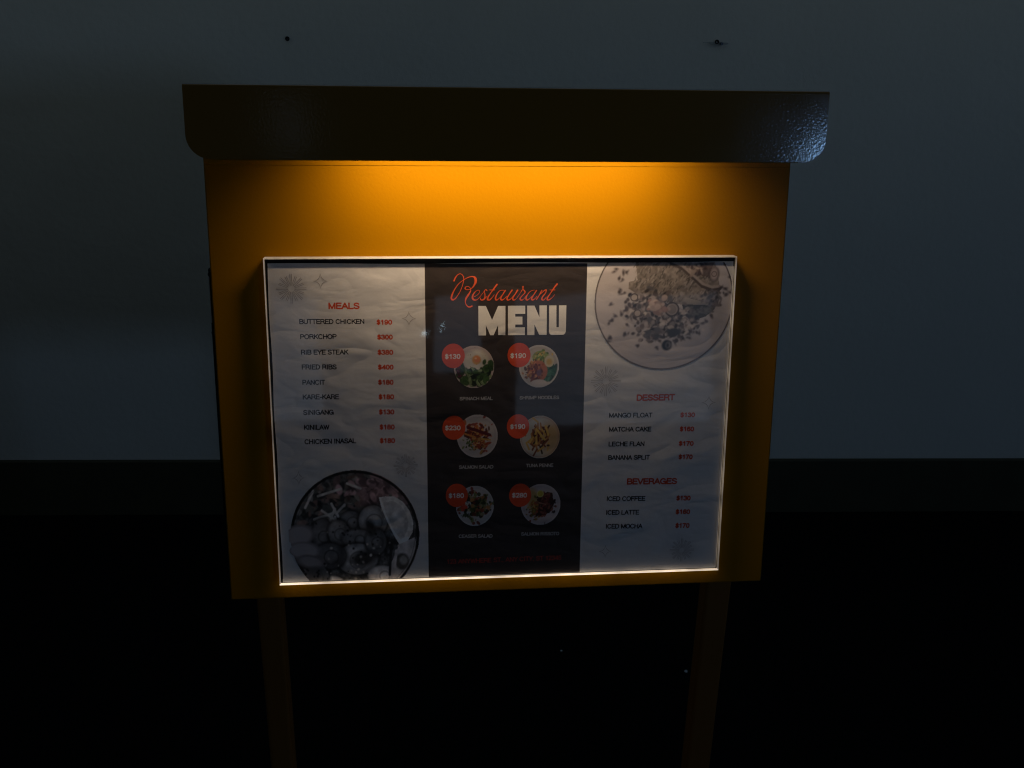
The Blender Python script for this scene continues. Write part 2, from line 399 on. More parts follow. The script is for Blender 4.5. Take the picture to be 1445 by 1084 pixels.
# ================================================================== THE PRINTED MENU
poster = thing("menu_poster", "three panel printed restaurant menu sheet behind the clear sheet of the stand", "menu")
poster.matrix_world = HEAD @ Matrix.Translation((0, 0, 0.0092))
ZL = [0.0]
def lay(z=None):                                   # each print layer a hair above the last
    ZL[0] += 0.000004 if z is None else z
    return ZL[0]
QX0, QX1, QY0, QY1 = -0.2120, 0.2126, -0.1545, 0.1510
v, f = [], []
nx, ny = 60, 40
for j in range(ny+1):
    for i in range(nx+1):
        x = QX0+(QX1-QX0)*i/nx; y = QY0+(QY1-QY0)*j/ny
        if i == 0: x += 0.0004*math.sin(j*0.5)
        if j == ny: y += 0.0005*math.sin(i*0.21+1)
        v.append((x, y, 0))
for j in range(ny):
    for i in range(nx): a = j*(nx+1)+i; f.append((a, a+1, a+nx+2, a+nx+1))
obj("paper", mesh_from("paper", v, f, True), PAPER, poster)
def flat(name, pts, mat, parent=poster, z=None, label=None):
    zz = lay() if z is None else z
    return obj(name, mesh_from(name, [(x, y, zz) for x, y in pts], [tuple(range(len(pts)))]), mat, parent, label)
flat("centre_panel", [(-0.0728, QY0+0.0003), (0.0755, QY0+0.0003), (0.0755, 0.1502), (-0.0728, 0.1506)], INK_PANEL, label="charcoal middle panel of the menu")

def fan(pts):                                       # concave outline -> triangulated mesh data
    bm = bmesh.new(); zz = lay(); vs = [bm.verts.new((x, y, zz)) for x, y in pts]
    fc = bm.faces.new(vs); bmesh.ops.triangulate(bm, faces=[fc], ngon_method='EAR_CLIP')
    for q in bm.faces:
        if q.normal.z < 0: q.normal_flip()
    me = bpy.data.meshes.new("letter"); bm.to_mesh(me); bm.free(); return me

def stroke_mesh(S_, step=0.00022):
    """merge brush strokes as a distance field and outline them by marching squares."""
    xs = [p[0] for s in S_ for p in s]; ys = [p[1] for s in S_ for p in s]
    mg = max(p[2] for s in S_ for p in s)+2*step; x0, x1, y0, y1 = min(xs)-mg, max(xs)+mg, min(ys)-mg, max(ys)+mg
    gx = np.arange(x0, x1, step); gy = np.arange(y0, y1, step); X, Y = np.meshgrid(gx, gy); D = np.full(X.shape, 1.0)
    for s in S_:
        for (ax, ay, aw), (bx, by, bw) in zip(s, s[1:]):
            m = max(aw, bw)+3*step
            i0, i1 = np.searchsorted(gx, [min(ax, bx)-m, max(ax, bx)+m]); j0, j1 = np.searchsorted(gy, [min(ay, by)-m, max(ay, by)+m])
            XX = X[j0:j1, i0:i1]; YY = Y[j0:j1, i0:i1]
            dx, dy = bx-ax, by-ay; t = np.clip(((XX-ax)*dx+(YY-ay)*dy)/(dx*dx+dy*dy+1e-12), 0, 1)
            d = np.hypot(XX-ax-t*dx, YY-ay-t*dy)-(aw+(bw-aw)*t)/2
            D[j0:j1, i0:i1] = np.minimum(D[j0:j1, i0:i1], d)
    v, f, cache = [], [], {}; zz = lay()
    def vert(key, x, y):
        if key not in cache: cache[key] = len(v); v.append((x, y, zz))
        return cache[key]
    J, I = np.nonzero(np.minimum(np.minimum(D[:-1, :-1], D[1:, 1:]), np.minimum(D[1:, :-1], D[:-1, 1:])) < 0)
    for j, i in zip(J.tolist(), I.tolist()):
        c = [(i, j), (i+1, j), (i+1, j+1), (i, j+1)]; poly = []
        for k in range(4):
            a, b = c[k], c[(k+1) % 4]; da, db = D[a[1], a[0]], D[b[1], b[0]]
            if da < 0: poly.append(vert(a, gx[a[0]], gy[a[1]]))
            if (da < 0) != (db < 0):
                t = da/(da-db); poly.append(vert((min(a, b), max(a, b)), gx[a[0]]+(gx[b[0]]-gx[a[0]])*t, gy[a[1]]+(gy[b[1]]-gy[a[1]])*t))
        if len(poly) >= 3: f.append(tuple(poly))
    return mesh_from("lettering", v, f)

def arc(cx, cy, rx, ry, a0, a1, n=12):
    return [(cx+rx*math.cos(R(a0+(a1-a0)*k/n)), cy+ry*math.sin(R(a0+(a1-a0)*k/n))) for k in range(n+1)]
# grotesque capitals and figures as pen strokes: advance width, list of polylines (capital height 1)
GLYPH = {
 ' ': (.30, []), '.': (.22, [[(.11, .02), (.11, .05)]]), ',': (.22, [[(.11, .05), (.08, -.13)]]), '-': (.38, [[(.05, .38), (.33, .38)]]),
 'A': (.70, [[(.03, 0), (.35, 1), (.67, 0)], [(.14, .33), (.56, .33)]]),
 'B': (.68, [[(.09, 0), (.09, 1), (.38, 1)] + arc(.38, .765, .22, .235, 90, -90, 8) + [(.09, .53)], [(.40, .53)] + arc(.40, .265, .24, .265, 90, -90, 8) + [(.09, 0)]]),
 'C': (.73, [arc(.38, .5, .32, .5, 42, 318, 18)]),
 'D': (.72, [[(.09, 0), (.09, 1), (.32, 1)] + arc(.32, .5, .34, .5, 90, -90, 14) + [(.09, 0)]]),
 'E': (.64, [[(.60, 0), (.09, 0), (.09, 1), (.58, 1)], [(.09, .53), (.54, .53)]]),
 'F': (.60, [[(.09, 0), (.09, 1), (.56, 1)], [(.09, .52), (.50, .52)]]),
 'G': (.77, [arc(.39, .5, .33, .5, 45, 360, 20) + [(.72, .46), (.42, .46)], [(.72, .46), (.72, 0)]]),
 'H': (.73, [[(.09, 0), (.09, 1)], [(.64, 0), (.64, 1)], [(.09, .53), (.64, .53)]]),
 'I': (.28, [[(.14, 0), (.14, 1)]]),
 'K': (.68, [[(.09, 0), (.09, 1)], [(.62, 1), (.09, .40)], [(.27, .60), (.65, 0)]]),
 'L': (.58, [[(.09, 1), (.09, 0), (.54, 0)]]),
 'M': (.83, [[(.09, 0), (.09, 1), (.415, .04), (.74, 1), (.74, 0)]]),
 'N': (.73, [[(.09, 0), (.09, 1), (.64, 0), (.64, 1)]]),
 'O': (.78, [arc(.39, .5, .33, .5, 0, 360, 24)]),
 'P': (.66, [[(.09, 0), (.09, 1), (.36, 1)] + arc(.36, .73, .25, .27, 90, -90, 10) + [(.09, .46)]]),
 'R': (.71, [[(.09, 0), (.09, 1), (.38, 1)] + arc(.38, .745, .24, .255, 90, -90, 10) + [(.09, .49)], [(.40, .48), (.56, .40), (.61, .20), (.65, 0)]]),
 'S': (.67, [arc(.335, .745, .25, .255, 20, 190, 10) + [(.16, .60), (.34, .52), (.52, .43)] + arc(.335, .265, .27, .265, 20, -170, 12)]),
 'T': (.61, [[(.02, 1), (.59, 1)], [(.305, 0), (.305, 1)]]),
 'U': (.73, [[(.09, 1), (.09, .3)] + arc(.365, .29, .275, .29, 180, 360, 12) + [(.64, .3), (.64, 1)]]),
 'V': (.67, [[(.03, 1), (.335, 0), (.64, 1)]]),
 'W': (.94, [[(.03, 1), (.25, 0), (.47, .95), (.69, 0), (.91, 1)]]),
 'Y': (.67, [[(.03, 1), (.335, .44), (.64, 1)], [(.335, 0), (.335, .44)]]),
 '0': (.56, [arc(.28, .5, .21, .5, 0, 360, 20)]),
 '1': (.56, [[(.14, .76), (.33, .99), (.33, 0)]]),
 '2': (.56, [arc(.28, .74, .21, .26, 170, -30, 10) + [(.30, .35), (.08, .03), (.50, .03)]]),
 '3': (.56, [arc(.27, .755, .19, .245, 160, -80, 10), arc(.27, .265, .22, .265, 85, -165, 12)]),
 '4': (.56, [[(.42, 0), (.42, .98), (.05, .28), (.53, .28)]]),
 '5': (.56, [[(.47, 1), (.15, 1), (.10, .52)] + arc(.27, .32, .22, .32, 125, -160, 12)]),
 '6': (.56, [arc(.30, .62, .22, .38, 40, 180, 8) + [(.08, .34)], arc(.28, .31, .20, .31, 0, 360, 16)]),
 '7': (.56, [[(.06, 1), (.50, 1), (.30, .5), (.20, 0)]]),
 '8': (.56, [arc(.28, .755, .18, .245, 0, 360, 16), arc(.28, .265, .21, .265, 0, 360, 16)]),
 '9': (.56, [arc(.28, .69, .20, .31, 0, 360, 16), [(.48, .66)] + arc(.26, .38, .22, .38, 0, -140, 8)]),
 '$': (.56, [arc(.28, .73, .19, .22, 15, 190, 9) + [(.15, .60), (.28, .53), (.42, .44)] + arc(.28, .28, .21, .24, 20, -170, 10), [(.28, 1.08), (.28, -.10)]]),
}
def text_mesh(s, x0, y0, x1, y1, cap, weight=0.13):
    """word s with its baseline from (x0,y0) to (x1,y1) and capitals 'cap' tall (metres); weight = stroke / cap."""
    st, x = [], 0.0
    for ch in s:
        w, pl = GLYPH[ch]
        st += [[(x+a, b) for a, b in p] for p in pl]; x += w+0.035
    lo = min(a for p in st for a, b in p); hi = max(a for p in st for a, b in p)
    L = math.hypot(x1-x0, y1-y0); ca, sa = (x1-x0)/L, (y1-y0)/L; wt = weight*cap
    kx = (L-wt)/(hi-lo); ky = cap-wt; out = []
    for p in st:
        q = []
        for a, b in p:
            X = (a-lo)*kx+wt/2; Y = b*ky+wt/2; q.append((x0+X*ca-Y*sa, y0+X*sa+Y*ca, wt))
        out.append(q)
    return stroke_mesh(out, min(0.00022, wt*0.3))
def lettering(s, x0, y0, x1, y1, cap, mat, bold=0.13, parent=poster):
    return obj("lettering", text_mesh(s, x0, y0, x1, y1, cap, bold), mat, parent, 'lettering reading "%s"' % s)

# --- photographs: painted as colour fields on a fine grid
class Art:
    def __init__(s, n, base, seed=1):
        s.n = n; g = np.linspace(-1.02, 1.02, n); s.U, s.V = np.meshgrid(g, g)
        s.c = np.ones((n, n, 3))*np.array(base); s.r = np.random.RandomState(seed)
    def noise(s, k, seed=0):
        r = np.random.RandomState(seed+k*13); m = r.rand(k+3, k+3)
        x = (s.U+1.02)/2.04*k; y = (s.V+1.02)/2.04*k; i = np.floor(x).astype(int); j = np.floor(y).astype(int)
        a = x-i; b = y-j; a = a*a*(3-2*a); b = b*b*(3-2*b)
        return (m[j, i]*(1-a)+m[j, i+1]*a)*(1-b)+(m[j+1, i]*(1-a)+m[j+1, i+1]*a)*b
    def fbm(s, k, seed=0): return (s.noise(k, seed)+0.5*s.noise(2*k, seed+1)+0.25*s.noise(4*k, seed+2))/1.75
    def put(s, mask, col, a=1.0):
        m = (np.clip(mask, 0, 1)*a)[..., None]; s.c = s.c*(1-m)+np.array(col)*m
    def ell(s, x, y, rx, ry, col, rot=0.0, a=1.0, soft=0.03):
        c, d = math.cos(rot), math.sin(rot); X = (s.U-x)*c+(s.V-y)*d; Y = -(s.U-x)*d+(s.V-y)*c
        q = np.sqrt((X/rx)**2+(Y/ry)**2); s.put((1-q)*min(rx, ry)/soft+0.5, col, a)
    def ring(s, x, y, r, w, col, a=1.0):
        q = np.sqrt((s.U-x)**2+(s.V-y)**2); s.put(1.5-np.abs(q-r)/w, col, a)
    def seg(s, x0, y0, x1, y1, w, col, a=1.0):
        dx, dy = x1-x0, y1-y0; L = dx*dx+dy*dy+1e-9
        t = np.clip(((s.U-x0)*dx+(s.V-y0)*dy)/L, 0, 1)
        d = np.hypot(s.U-x0-t*dx, s.V-y0-t*dy); s.put((w-d)/0.015+0.5, col, a)
    def poly(s, pts, col, a=1.0):
        ins = np.zeros((s.n, s.n), bool); k = len(pts)
        for i in range(k):
            (xa, ya), (xb, yb) = pts[i], pts[(i+1) % k]
            if ya == yb: continue
            cr = ((ya > s.V) != (yb > s.V)) & (s.U < (xb-xa)*(s.V-ya)/(yb-ya)+xa); ins ^= cr
        s.put(ins.astype(float), col, a)
    def bits(s, cnt, x, y, sx, sy, size, cols, elong=2.0):
        for _ in range(cnt):
            px = x+s.r.normal()*sx; py = y+s.r.normal()*sy; z = size*s.r.uniform(0.5, 1.3)
            c = np.array(cols[s.r.randint(len(cols))])*s.r.uniform(0.6, 1.35)
            s.ell(px, py, z*s.r.uniform(1, elong), z, c, s.r.uniform(0, 3.14), 0.95, 0.02)
    def leaves(s, cnt, box_, size, cols):
        for _ in range(cnt):
            px = s.r.uniform(box_[0], box_[1]); py = s.r.uniform(box_[2], box_[3])
            if px*px+py*py > 0.80: continue
            c = np.array(cols[s.r.randint(len(cols))])*s.r.uniform(0.5, 1.4); a = s.r.uniform(0, 3.14); z = size*s.r.uniform(.6, 1.3)
            s.ell(px, py, z*1.5, z, c, a, 0.95, 0.03); s.seg(px-z*math.cos(a), py-z*math.sin(a), px+z*math.cos(a), py+z*math.sin(a), 0.012, c*1.9, 0.6)

def disc_photo(name, art, cx, cy, rx, ry, label, clip=None, keep=None, parent=poster):
    """lay the art on the sheet as a fine vertex-coloured grid cut to the round plate."""
    n = art.n; g = np.linspace(-1.02, 1.02, n); z = lay()
    X = cx+g*rx; Y = cy+g*ry
    inside = (art.U**2+art.V**2 <= 1.0)
    if keep is not None: inside |= keep(art)
    if clip:
        inside &= (cx+art.U*rx > clip[0]) & (cx+art.U*rx < clip[1]) & (cy+art.V*ry > clip[2]) & (cy+art.V*ry < clip[3])
    cell = inside[:-1, :-1] & inside[1:, 1:] & inside[:-1, 1:] & inside[1:, :-1]
    jj, ii = np.nonzero(cell); idx = -np.ones((n, n), int)
    q = np.stack([jj*n+ii, jj*n+ii+1, (jj+1)*n+ii+1, (jj+1)*n+ii], 1)
    used, inv = np.unique(q.ravel(), return_inverse=True); q = inv.reshape(-1, 4)
    co = np.stack([X[used % n], Y[used//n], np.full(len(used), z)], 1)
    me = bpy.data.meshes.new(name); me.vertices.add(len(co)); me.vertices.foreach_set('co', co.ravel())
    me.loops.add(q.size); me.loops.foreach_set('vertex_index', q.ravel())
    me.polygons.add(len(q)); me.polygons.foreach_set('loop_start', np.arange(0, q.size, 4)); me.update(calc_edges=True)
    at = me.color_attributes.new("ink", 'FLOAT_COLOR', 'POINT')
    c = np.clip(art.c.reshape(-1, 3)[used], 0, 1); at.data.foreach_set('color', np.concatenate([c, np.ones((len(c), 1))], 1).ravel())
    return obj(name, me, PHOTO, parent, label)

PL = (0.50, 0.46, 0.45)
def plate(n, seed, base=PL):
    A = Art(n, base, seed); A.ring(0, 0, 0.96, 0.03, tuple(c*1.12 for c in base)); A.ring(0, 0, 0.86, 0.012, tuple(c*0.82 for c in base), 0.6)
    A.c *= (0.86+0.22*A.fbm(4, seed))[..., None]; return A
def dish_egg():
    A = plate(110, 11, (0.44, 0.36, 0.34)); A.ell(0.12, 0.26, 0.62, 0.52, (0.58, 0.54, 0.45), soft=0.2)
    A.bits(60, 0.1, 0.3, 0.32, 0.3, 0.02, [(0.30, 0.22, 0.12), (0.6, 0.56, 0.42)], 1.2)
    A.leaves(120, (-0.85, 0.72, -0.92, -0.10), 0.10, [(0.03, 0.06, 0.02), (0.05, 0.11, 0.03), (0.012, 0.02, 0.01), (0.15, 0.20, 0.10)])
    A.leaves(16, (0.5, 0.9, -0.15, 0.25), 0.10, [(0.05, 0.10, 0.03)]); A.leaves(14, (-0.7, -0.4, -0.3, 0.2), 0.09, [(0.05, 0.10, 0.03), (0.02, 0.03, 0.015)])
    A.leaves(10, (-0.95, -0.7, -0.5, 0.0), 0.07, [(0.08, 0.02, 0.03)])
    A.ell(0.12, 0.33, 0.22, 0.22, (0.62, 0.30, 0.03), soft=0.08); A.ell(0.14, 0.36, 0.15, 0.15, (0.72, 0.22, 0.02)); A.ell(0.08, 0.40, 0.05, 0.04, (0.8, 0.5, 0.2)); return A
def dish_noodles():
    A = plate(110, 12, (0.50, 0.46, 0.42)); A.ell(0.08, 0.42, 0.42, 0.30, (0.26, 0.34, 0.10)); A.bits(70, 0.10, 0.42, 0.2, 0.12, 0.05, [(0.18, 0.30, 0.06), (0.4, 0.42, 0.14), (0.5, 0.35, 0.08), (0.08, 0.14, 0.03)])
    A.leaves(40, (0.32, 0.85, -0.7, 0.05), 0.11, [(0.03, 0.10, 0.05), (0.02, 0.06, 0.03), (0.06, 0.16, 0.09)])
    A.ell(-0.08, -0.22, 0.50, 0.50, (0.42, 0.14, 0.06)); A.ell(-0.18, -0.30, 0.34, 0.36, (0.12, 0.02, 0.015), soft=0.15); A.bits(60, -0.25, -0.2, 0.2, 0.22, 0.04, [(0.3, 0.07, 0.02), (0.08, 0.015, 0.01), (0.5, 0.22, 0.1)])
    A.ell(0.0, -0.30, 0.12, 0.15, (0.16, 0.08, 0.12), soft=0.06); A.bits(26, -0.55, -0.2, 0.1, 0.22, 0.05, [(0.4, 0.2, 0.06), (0.1, 0.03, 0.02)])
    A.ell(0.50, 0.23, 0.24, 0.27, (0.58, 0.52, 0.36)); A.ell(0.50, 0.20, 0.14, 0.15, (0.55, 0.38, 0.12), soft=0.08)
    A.ell(0.0, -0.78, 0.40, 0.17, (0.55, 0.5, 0.48)); A.ring(0, 0, 0.96, 0.05, (0.55, 0.52, 0.5)); return A
def dish_salmon_salad():
    A = plate(110, 13); A.bits(170, 0.0, 0.05, 0.30, 0.27, 0.055, [(0.22, 0.03, 0.015), (0.40, 0.12, 0.03), (0.08, 0.015, 0.01), (0.5, 0.28, 0.1), (0.28, 0.05, 0.02)], 2.6)
    A.bits(36, -0.3, -0.38, 0.16, 0.14, 0.035, [(0.05, 0.08, 0.02), (0.15, 0.2, 0.05)], 2.5); A.seg(-0.45, 0.40, 0.6, 0.05, 0.07, (0.10, 0.015, 0.02)); A.seg(0.2, -0.13, 0.62, -0.18, 0.04, (0.5, 0.3, 0.08)); A.seg(-0.6, 0.12, -0.1, -0.05, 0.04, (0.48, 0.2, 0.05))
    A.bits(40, 0.1, -0.45, 0.22, 0.14, 0.04, [(0.3, 0.05, 0.02), (0.45, 0.25, 0.08)]); return A
def dish_penne():
    A = plate(110, 14, (0.46, 0.45, 0.40)); A.ell(0.55, 0.0, 0.5, 0.8, (0.42, 0.30, 0.16), soft=0.5); A.ring(0, 0, 0.93, 0.03, (0.30, 0.10, 0.06), 0.4)
    for k in range(58):
        x = A.r.normal()*0.24-0.08; y = A.r.normal()*0.30+0.05; a = A.r.uniform(0.6, 2.5); L = 0.17
        c = [(0.50, 0.32, 0.08), (0.10, 0.02, 0.02), (0.16, 0.05, 0.02), (0.36, 0.18, 0.06), (0.05, 0.03, 0.015)][A.r.randint(5)]
        A.seg(x-L*math.cos(a), y-L*math.sin(a), x+L*math.cos(a), y+L*math.sin(a), 0.042, c)
    for (a, b, c, d) in ((-0.18, 0.36, 0.25, -0.12), (-0.18, 0.0, -0.16, -0.3), (0.28, 0.5, 0.42, 0.1), (-0.4, -0.1, -0.5, -0.25)): A.seg(a, b, c, d, 0.05, (0.56, 0.38, 0.10))
    A.ell(0.42, -0.40, 0.08, 0.05, (0.05, 0.02, 0.02)); return A
def dish_salad():
    A = plate(110, 15, (0.46, 0.46, 0.48)); A.bits(230, 0.05, 0.0, 0.34, 0.32, 0.075, [(0.03, 0.05, 0.015), (0.12, 0.15, 0.05), (0.32, 0.28, 0.16), (0.2, 0.04, 0.02), (0.30, 0.15, 0.05), (0.02, 0.02, 0.01)], 1.8)
    A.bits(16, -0.45, 0.0, 0.1, 0.1, 0.03, [(0.5, 0.5, 0.48)], 3.0); A.bits(20, -0.45, -0.45, 0.14, 0.06, 0.04, [(0.06, 0.08, 0.04)]); A.bits(12, -0.6, -0.1, 0.08, 0.1, 0.06, [(0.5, 0.06, 0.03)]); return A
def dish_risotto():
    A = plate(110, 16, (0.46, 0.42, 0.44)); A.ell(-0.35, 0.15, 0.35, 0.7, (0.34, 0.26, 0.12), 0.3, soft=0.2); A.bits(150, -0.25, -0.25, 0.20, 0.22, 0.045, [(0.40, 0.24, 0.05), (0.22, 0.09, 0.02), (0.12, 0.12, 0.02), (0.3, 0.06, 0.02)], 1.6)
    A.poly([(-0.2, 0.25), (0.1, 0.5), (0.32, 0.6), (0.58, 0.55), (0.62, 0.2), (0.76, 0.20), (0.5, -0.35), (0.1, -0.6), (-0.15, -0.5), (-0.1, 0.0)], (0.05, 0.018, 0.012))
    A.bits(80, 0.25, 0.05, 0.2, 0.25, 0.05, [(0.14, 0.03, 0.025), (0.03, 0.012, 0.01), (0.22, 0.08, 0.05)], 2.5); A.seg(-0.1, 0.1, 0.25, 0.0, 0.02, (0.3, 0.18, 0.12)); A.seg(0.5, 0.0, 0.72, 0.22, 0.03, (0.02, 0.01, 0.01))
    A.ell(-0.03, 0.52, 0.17, 0.16, (0.40, 0.36, 0.06)); A.ring(-0.03, 0.52, 0.15, 0.02, (0.5, 0.48, 0.2)); return A
def dish_big_bowl():
    A = Art(290, (0.035, 0.032, 0.030), 21); f = A.fbm(18, 3); g = A.fbm(40, 9)
    A.c = np.ones_like(A.c)*np.array((1.0, 0.95, 0.92))*(0.018+0.10*np.clip(f*g*2.2-0.25, 0, 1))[..., None]
    A.bits(260, -0.05, 0.55, 0.45, 0.25, 0.035, [(0.05, 0.05, 0.045), (0.11, 0.10, 0.09), (0.02, 0.02, 0.02), (0.10, 0.07, 0.06)], 3.0)
    A.bits(160, 0.42, 0.72, 0.22, 0.12, 0.04, [(0.10, 0.07, 0.07), (0.16, 0.11, 0.11), (0.05, 0.035, 0.035)], 2.0)
    for (x0, y0, x1, y1) in ((-0.62, 0.27, -0.32, 0.36), (-0.42, 0.16, -0.3, 0.42), (-0.35, 0.5, -0.25, 0.3), (-0.5, 0.4, -0.3, 0.25), (-0.28, 0.35, -0.15, 0.48), (-0.3, 0.3, -0.28, 0.1), (-0.55, 0.62, -0.2, 0.72), (-0.1, 0.8, 0.1, 0.72), (-0.75, 0.45, -0.62, 0.7)):
        A.seg(x0, y0, x1, y1, 0.018, (0.22, 0.205, 0.19))
    for (x, y, rx, ry, c) in ((-0.05, 0.22, 0.17, 0.16, .075), (-0.5, 0.02, 0.16, 0.26, .06), (-0.25, 0.05, 0.16, 0.20, .09), (0.28, 0.22, 0.22, 0.24, .11), (0.05, -0.05, 0.25, 0.14, .08), (0.02, -0.36, 0.32, 0.24, .13), (-0.4, -0.3, 0.25, 0.2, .05), (0.32, -0.1, 0.16, 0.2, .07), (0.42, -0.62, 0.24, 0.14, .17), (-0.38, -0.72, 0.18, 0.10, .18), (-0.65, -0.62, 0.22, 0.2, .10)):
        A.ell(x, y, rx+.03, ry+.03, (.012, .011, .01), soft=0.05, a=.9); A.ell(x, y, rx, ry, (c*.85, c*.8, c*.78), soft=0.025); A.ell(x-.04, y+.04, rx*.7, ry*.65, (c*1.6, c*1.5, c*1.45), a=.85, soft=0.07); A.ring(x+.02, y-.02, min(rx, ry)*.55, .012, (c*.5, c*.45, c*.42), .6)
    A.ell(0.12, -0.35, 0.2, 0.12, (0.03, 0.026, 0.024), 0.2, soft=0.08); A.ell(0.25, 0.10, 0.08, 0.14, (0.03, 0.028, 0.026), 0.4, soft=0.06)
    A.bits(70, 0.05, -0.2, 0.35, 0.35, 0.014, [(0.01, 0.01, 0.01), (0.2, 0.18, 0.16)], 1.3)
    A.poly([(0.38, 0.575), (0.48, 0.59), (0.62, 0.585), (0.75, 0.5), (0.85, 0.36), (0.905, 0.2), (0.89, 0.03), (0.80, -0.12), (0.70, -0.18), (0.62, -0.05), (0.50, 0.2), (0.42, 0.4)], (0.27, 0.26, 0.25))
    A.poly([(0.44, 0.50), (0.60, 0.52), (0.72, 0.44), (0.81, 0.28), (0.83, 0.12), (0.76, -0.04), (0.70, -0.08), (0.58, 0.10), (0.48, 0.33)], (0.21, 0.20, 0.195), 0.8)
    A.poly([(0.68, -0.15), (0.92, -0.05), (0.98, -0.3), (0.96, -0.62), (0.6, -0.8), (0.52, -0.5)], (0.19, 0.175, 0.17)); A.ell(0.72, -0.42, 0.11, 0.13, (0.05, 0.045, 0.04), soft=.03); A.ell(0.74, -0.40, 0.06, 0.07, (0.13, 0.12, 0.11)); A.seg(0.55, -0.2, 0.52, -0.62, 0.02, (0.02, 0.02, 0.02)); A.seg(0.63, -0.25, 0.60, -0.5, 0.02, (0.22, 0.2, 0.19)); A.ell(0.82, -0.62, 0.09, 0.03, (0.05, 0.045, 0.10), .2)
    A.c = 4.8*A.c**1.2*(0.55+0.9*A.fbm(26, 77))[..., None]
    A.ring(0, 0, 0.97, 0.018, (0.012, 0.012, 0.012)); A.ring(0, 0, 0.925, 0.008, (0.14, 0.13, 0.12), .5)
    sk = (0.50, 0.44, 0.43)
    A.ell(-0.87, 0.02, 0.235, 0.17, (0.10, 0.08, 0.08), 0.15); A.ell(-0.87, 0.03, 0.22, 0.15, sk, 0.15, soft=.06)
    A.ell(-0.80, -0.22, 0.25, 0.15, (0.08, 0.065, 0.065), -0.1); A.ell(-0.80, -0.20, 0.24, 0.125, sk, -0.1, soft=.06)
    A.ell(-0.70, -0.40, 0.22, 0.12, (0.07, 0.06, 0.06), -0.25); A.ell(-0.70, -0.38, 0.20, 0.09, tuple(c*.8 for c in sk), -0.25, soft=.06)
    A.ell(-0.67, -0.58, 0.17, 0.12, (0.15, 0.135, 0.13), 0.3, soft=.06); A.bits(14, -0.65, -0.55, 0.1, 0.08, 0.015, [(0.01, 0.01, 0.01)], 1.3)
    return A
